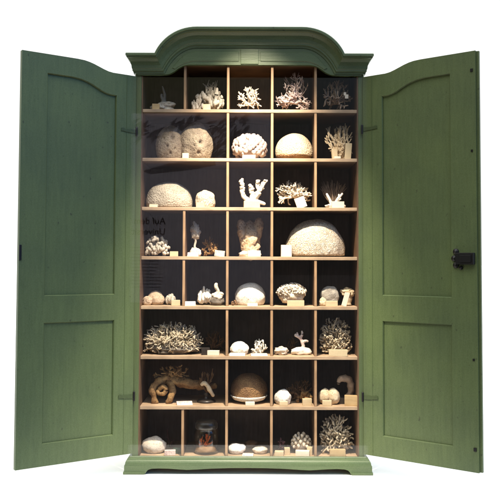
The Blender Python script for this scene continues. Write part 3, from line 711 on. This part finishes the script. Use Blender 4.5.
# ---- row 7
t = empty('coral', at(7,148,205,367,.13)[0], 'large brown gnarled branch coral lying left in the seventh row', 'coral', GC)
b = MB()
b.tube([(-.13,-.05,.0),(-.138,-.052,.04),(-.142,-.045,.075),(-.11,-.02,.105),(-.06,.0,.12),(-.02,.0,.11)], [.016,.016,.018,.022,.026,.022], 14, .6, 3)
b.tube([(-.11,-.05,.07),(-.09,-.06,.085),(-.075,-.055,.07),(-.085,-.055,.048),(-.11,-.055,.05),(-.118,-.052,.065)], [.011]*6, 10, .4, 2)
b.tube([(-.06,0,.115),(.0,0,.10),(.06,.0,.085),(.12,.01,.075),(.175,.02,.078)], [.024,.026,.022,.018,.012], 14, .6, 7)
b.tube([(-.06,-.01,.10),(-.045,-.035,.06),(-.05,-.05,.025),(-.07,-.055,.005)], [.022,.018,.016,.014], 12, .5, 9)
b2 = bush(seed=4, w=.19, d=.09, h=.085, r=.0062, stems=16, levels=2, jit=.8, split=(1,3))
b.add([v + Vector((-.055,.0,.105)) for v in b2.v], b2.f)
b.build('branch', OCHRE, t, (.028,.0,.0), True)
block(7,176,193,401.5,.05, PINK, 'folded white paper lying in front of the brown gnarled branch', th=.045, tilt=.03, rz=.3)
t = empty('coral', at(7,197,216,368,.12)[0], 'small brown fan coral on a turned black stand, seventh row', 'coral', GC)
b = MB(); b.lathe([(.0,.0),(.046,.0),(.048,.006),(.042,.012),(.022,.016),(.010,.02),(.008,.032),(.013,.040),(.009,.048),(.0,.05)], (0,0,0), 28); b.build('stand', DARKW, t, (0,0,0), True)
p, w, h = at(7, 199, 214, 368, .12)
bush(seed=112, w=w, d=.03, h=h-.048, r=.004, stems=8, levels=2, up=.35, flatten=.4).build('fan', BROWN, t, (0,0,.046), True)
b = MB(); b.tube([(-.026,-.022,.092),(-.01,-.026,.1),(.006,-.028,.088),(.022,-.028,.062),(.038,-.026,.035)], [.009,.012,.011,.010,.008], 10, .5); b.build('pale_branch', CREAM, t, (0,0,0), True)
t = empty('coral', at(7,231,267,373,.14)[0], 'big round brown coral standing on a white curved saucer, middle of the seventh row', 'coral', GC)
p, w, h = at(7, 231, 268, 373, .14)
dome(45, w, w*.9, h*.93, .04, 1.4, -.5).build('dome', BROWNB, t, (0,.005,h*.07), True)
b = MB(); b.lathe([(.0,.003),(w*.25,.004),(w*.42,.015),(w*.50,.034),(w*.485,.036),(w*.40,.021),(w*.2,.012),(0,.012)], (0,0,0), 40); b.build('saucer', WHITE, t, (0,-.012,0), True)
block(7,245,255,401.5,.025, CARDW, 'white label block in front of the white curved saucer')
spec(7,274,291.5,389,.08, dome, WHITE, 'small white smooth shell shaped coral, fourth in the seventh row', seed=113, disp=.1, flat=-.6)
block(7,279,288,401,.025, CARD, 'cream label block before the small white shell shaped coral')
spec(7,285,314,379,.17, bush, BROWN, 'brown bristly coral behind the small white shell shaped coral', seed=114, r=.005, stems=22, levels=2, jit=.5)
spec(7,296,313,391,.10, clump, OCHRE, 'low ochre knobbly coral behind a cream block, fourth in the seventh row', seed=115, n=30, r=.28)
block(7,302,312,398,.045, CARD, 'cream label block before the low ochre knobbly coral')
t = empty('coral', at(7,319,339,386,.08)[0], 'two lobed tan heart shaped coral, right end of the seventh row', 'coral', GC)
p, w, h = at(7, 319, 340, 388, .08)
b = MB(); b.blob((-w*.2,0,h*.46), (w*.31,.034,h*.5), 4, .12, 1.5, 3, -.9); b.blob((w*.2,-.004,h*.45), (w*.31,.036,h*.52), 4, .12, 1.5, 8, -.85); b.build('lobes', CREAM, t, (0,0,.001), True)
block(7,322,332,400,.03, CARD, 'cream label block before the heart shaped coral')
t = empty('coral', at(7,338,351,377,.10)[0], 'curled grey brown hook of coral beside a wooden block, far right of the seventh row', 'coral', GC)
b = MB(); b.tube([(.012,0,.0),(.022,0,.03),(.026,0,.06),(.014,0,.09),(-.012,0,.102),(-.034,0,.088),(-.04,0,.07)], [.018,.017,.018,.018,.017,.012,.006], 14, .5, 2); b.build('hook', DIMB, t, (.008,0,.026), True)
b = MB(); b.box(-.03,.055,-.025,.03,0,.03); b.build('wood_plinth', DARKW, t)
block(7,344,358,394.5,.035, BLOCK, 'golden wooden label block under the curled hook coral', th=.03)

# ---- row 8
spec(8,141.5,166.5,436,.09, stone, BONE, 'big smooth cream pebble at the left end of the bottom row', seed=131, disp=.14, dk=.7)
spec(8,166,175,428,.20, bush, PURPLE, 'dim dull purple twig coral behind the big cream pebble', seed=132, r=.003, stems=4, levels=1)
block(8,164,176,449.5,.035, PINK, 'pinkish label block right of the big cream pebble')
block(8,173,181,447.5,.07, DARKG, 'small dark green slab behind the pinkish label block')
jar = empty('jar', at(8,194,219,420,.085)[0], 'clear glass specimen jar with lid holding an orange coral in the bottom row', 'jar')
p, w, h = at(8, 194.5, 219, 421, .085); r = w/2
b = MB(); b.lathe([(0,.002),(r*.9,.002),(r*.98,.008),(r,.02),(r,h*.66),(r*.93,h*.74),(r*.86,h*.77),(r*.83,h*.77),(r*.9,h*.73),(r*.965,h*.65),(r*.965,.022),(r*.93,.011),(0,.009)], (0,0,0), 40); b.build('body', JARG, jar, (0,0,0), True)
b = MB(); b.lathe([(0,h*.775),(r*.88,h*.775),(r*.92,h*.80),(r*.92,h*.92),(r*.84,h*.96),(r*.8,h),(0,h)], (0,0,0), 40); b.build('lid', JARRIM, jar, (0,0,0), True)
p, w2, h2 = at(8, 199, 213, 434, .085); p.z += .013
o = bush(seed=133, w=w2, d=w2*.8, h=h2-.013, r=.0052, stems=7, levels=2, jit=.5, up=.25).build('coral', ORANGE, None, p, True); tag(o, 'orange red branching coral inside the clear glass jar', 'coral', GC)
b = MB(); b.blob((0,0,.0), (r*.88,r*.88,.024), 3, .15, 3, 2, 0.0); o = b.build('sand', SAND, None, (p.x, p.y, p.z), True); tag(o, 'tan sand heap at the bottom of the glass jar', 'sand')
spec(8,228,246,443,.08, stone, WHITE, 'white cone shaped pebble left in the middle compartment of the bottom row', seed=134, disp=.16, freq=1.1, dk=.8)
spec(8,252,268,446,.08, stone, BONE, 'flatter white pebble right in the middle compartment of the bottom row', seed=136, disp=.16, freq=1.1, dk=.8)
block(8,242,254,453.5,.03, PINK, 'flat pinkish label between the two white pebbles', tilt=.012, th=.03)
spec(8,244,258,440,.20, stone, BROWN, 'dim brown stone behind the two white pebbles', seed=137)
spec(8,275,289,438,.10, bush, PURPLE, 'small reddish brown twig coral between cream label blocks, bottom row', seed=138, r=.0052, stems=9, levels=2, jit=.5)
block(8,274.5,284,450.5,.03, CARD, 'cream label block left of the reddish brown twig coral', th=.03)
block(8,284,290,447,.06, CARD, 'cream upright label block right of the reddish brown twig coral')
def florets(w, d, h, seed):
    b = MB(); rng = random.Random(seed); b.blob((0,0,.3), (.6,.6,.5), 3, .2, 2, seed)
    for i in range(34):
        t_ = (i+.5)/34; z = 1-t_*1.1; a = i*2.39996; q = math.sqrt(max(0,1-z*z)); dr = Vector((q*math.cos(a), q*math.sin(a), z*.8)).normalized()
        c = Vector((0,0,.3)) + dr*.35; e = Vector((0,0,.3)) + Vector((dr.x*.85,dr.y*.85,dr.z*.8)); b.tube([c, (c+e)/2, e, e+dr*.06], [.05,.06,.14,.13], 9, .25, i)
    return b.fit(w, d, h)
spec(8,290.5,312,431.5,.10, florets, BONE, 'white flower like cluster of coral cups, fourth in the bottom row', seed=139)
block(8,295,310,450,.035, CARDW, 'white label block under the flower like coral cluster', th=.03)
block(8,307,313,446,.05, CARD, 'narrow cream slip at the right of the flower like coral cluster', th=.015, rz=-.4)
spec(8,319,354,414,.104, quills, SPIKE, 'large staghorn coral mound with thick curled fingers, bottom right corner', seed=140, n=470, L=.027, r=.0040, shell=.35)
block(8,329,346,448.5,.016, BLOCK, 'pair of tan label blocks before the staghorn mound in the bottom right corner')

# ---- glass pane
pn = b = None
b = MB(); b.box(-.6005, .6005, YP-.003, YP+.003, .1130, 1.995)
GLASS_ON = True
if GLASS_ON:
    pane = b.build('glass_pane', PANE)
    tag(pane, 'clear glass pane standing upright in front of the cabinet shelves', 'glass pane')

# ---- text panel on the opposite wall, seen mirrored in the pane
PY = -6.0; YV = 2*YP - PY
def mir(px, py): q = un(px, py, YV); return q.x, q.z
PANELM = plain_mat('pale_lilac_panel', (.60,.56,.64), .8, 0, .04)
INK = plain_mat('dark_ink', (.03,.03,.035), .8)
LEAF = plain_mat('grey_print', (.20,.185,.21), .8)
x0, z1 = mir(40, 113); x1, z0 = mir(271, 303)
tp = empty('wall_text_panel', ((x0+x1)/2, PY, 0), 'pale lilac museum text panel with dark German lettering facing the cabinet', 'text panel')
b = MB(); b.box(x0-(x0+x1)/2, x1-(x0+x1)/2, -.04, 0, z0, z1); b.build('board', PANELM, tp)
def text(s, px, py, hpx):
    c = bpy.data.curves.new('lettering', 'FONT'); c.body = s; hx, hz = mir(px, py); _, hz2 = mir(px, py-hpx); c.size = (hz2-hz)/.72; c.extrude = .001
    o = bpy.data.objects.new('tmp', c); COL.objects.link(o); bpy.context.view_layer.update()
    me = bpy.data.meshes.new_from_object(o); bpy.data.objects.remove(o); me.materials.append(INK)
    l = bpy.data.objects.new('lettering', me); COL.objects.link(l); l.parent = tp
    l.location = (hx-(x0+x1)/2, .0025, hz); l.rotation_euler = (math.pi/2, 0, math.pi)
text('Auf dem W', 165.5, 224, 6.6); text('Universitä', 165.5, 234.6, 6.6)
cx = (x0+x1)/2
def bar(pxa, pxb, pya, pyb, name='text_line'):
    xa, za = mir(pxa, pya); xb, zb = mir(pxb, pyb); b = MB(); b.box(min(xa,xb)-cx, max(xa,xb)-cx, .0005, .0022, min(za,zb), max(za,zb)); b.build(name, LEAF, tp)
for i in range(13): bar(95, 163-(i*37 % 9), 247+i*3.3, 247.9+i*3.3)
b = MB(); rng = random.Random(2)
for i in range(230):                           # printed plant picture
    if i < 70: px = 134 + rng.gauss(0, 8); py = 130 + rng.gauss(0, 5)
    elif i < 110: a = rng.random(); px = 150 + 50*a; py = 138 - 20*a + rng.gauss(0, 2.5)
    else: px = 228 + rng.uniform(-22, 20); py = 138 + rng.uniform(-20, 20) - (px-228)*.2
    hx, hz = mir(px, py); an = rng.uniform(.2, 1.2); L = rng.uniform(.03,.09)
    d = Vector((math.cos(an),0,math.sin(an)))*L; nn = Vector((-d.z,0,d.x))*.22; q = Vector((hx-cx,.0015+.00002*i,hz))
    b.add([q-d, q+nn, q+d, q-nn], [(0,1,2,3)])
q = [mir(*p) for p in ((143,171),(170,163),(214,160),(216,165),(190,170),(150,174))]
b.add([(x-cx,.0014,z) for x,z in q], [tuple(range(6))])
b.build('printed_picture', LEAF, tp)

# ------------------------------------------------------------------ light
w = bpy.data.worlds.new('World'); scene.world = w; w.use_nodes = True; nt = w.node_tree; nt.nodes.clear()
wo = nt.nodes.new('ShaderNodeOutputWorld'); bg = nt.nodes.new('ShaderNodeBackground'); nt.links.new(bg.outputs[0], wo.inputs[0])
tc = nt.nodes.new('ShaderNodeTexCoord'); sp = nt.nodes.new('ShaderNodeSeparateXYZ'); nt.links.new(tc.outputs['Generated'], sp.inputs[0])
def mr(sock, a, b_, lo=0, hi=1):
    m = nt.nodes.new('ShaderNodeMapRange'); m.interpolation_type = 'SMOOTHSTEP'; nt.links.new(sock, m.inputs[0])
    for i, v in zip((1,2,3,4), (a,b_,lo,hi)): m.inputs[i].default_value = v
    return m.outputs[0]
BACKW, ZEN = 1.25, 3.3
front_c = mixc(nt, mr(sp.outputs[0], -.1, .6), (.42,.40,.20), (.02,.50,1.5))
low_c = mixc(nt, mr(sp.outputs[0], -.7, .7), (.12,.115,.10), (.12,.125,.125))
fc = mixc(nt, mr(sp.outputs[2], .06, .40), low_c, front_c)
zc_ = mixc(nt, mr(sp.outputs[2], .55, .85), fc, (ZEN,ZEN,ZEN*.98))
fin = mixc(nt, mr(sp.outputs[1], .1, .45), zc_, (BACKW,BACKW,BACKW))
fin2 = mixc(nt, mr(sp.outputs[2], .55, .85), fin, (ZEN,ZEN,ZEN*.98))
nt.links.new(fin2, bg.inputs[0]); bg.inputs[1].default_value = 1.0

def spot(name, loc, target, power, col, size, blend, rad):
    l = bpy.data.lights.new(name, 'SPOT'); l.energy = power; l.color = col; l.spot_size = R_(size); l.spot_blend = blend; l.shadow_soft_size = rad
    o = bpy.data.objects.new(name, l); COL.objects.link(o); o.location = loc
    o.rotation_euler = (Vector(target)-Vector(loc)).to_track_quat('-Z', 'Y').to_euler(); return o
spot('spot_lamp', (.02, -.78, 2.56), (.02, .02, .84), 520, (1, .86, .67), 76, 1.0, .03).scale = (.66, 1, 1)

# ------------------------------------------------------------------ render
scene.render.engine = 'CYCLES'
scene.view_settings.view_transform = 'Standard'; scene.view_settings.look = 'None'; scene.view_settings.exposure = 0; scene.view_settings.gamma = 1
scene.cycles.max_bounces = 8; scene.cycles.transparent_max_bounces = 16
scene.cycles.caustics_reflective = False; scene.cycles.caustics_refractive = False
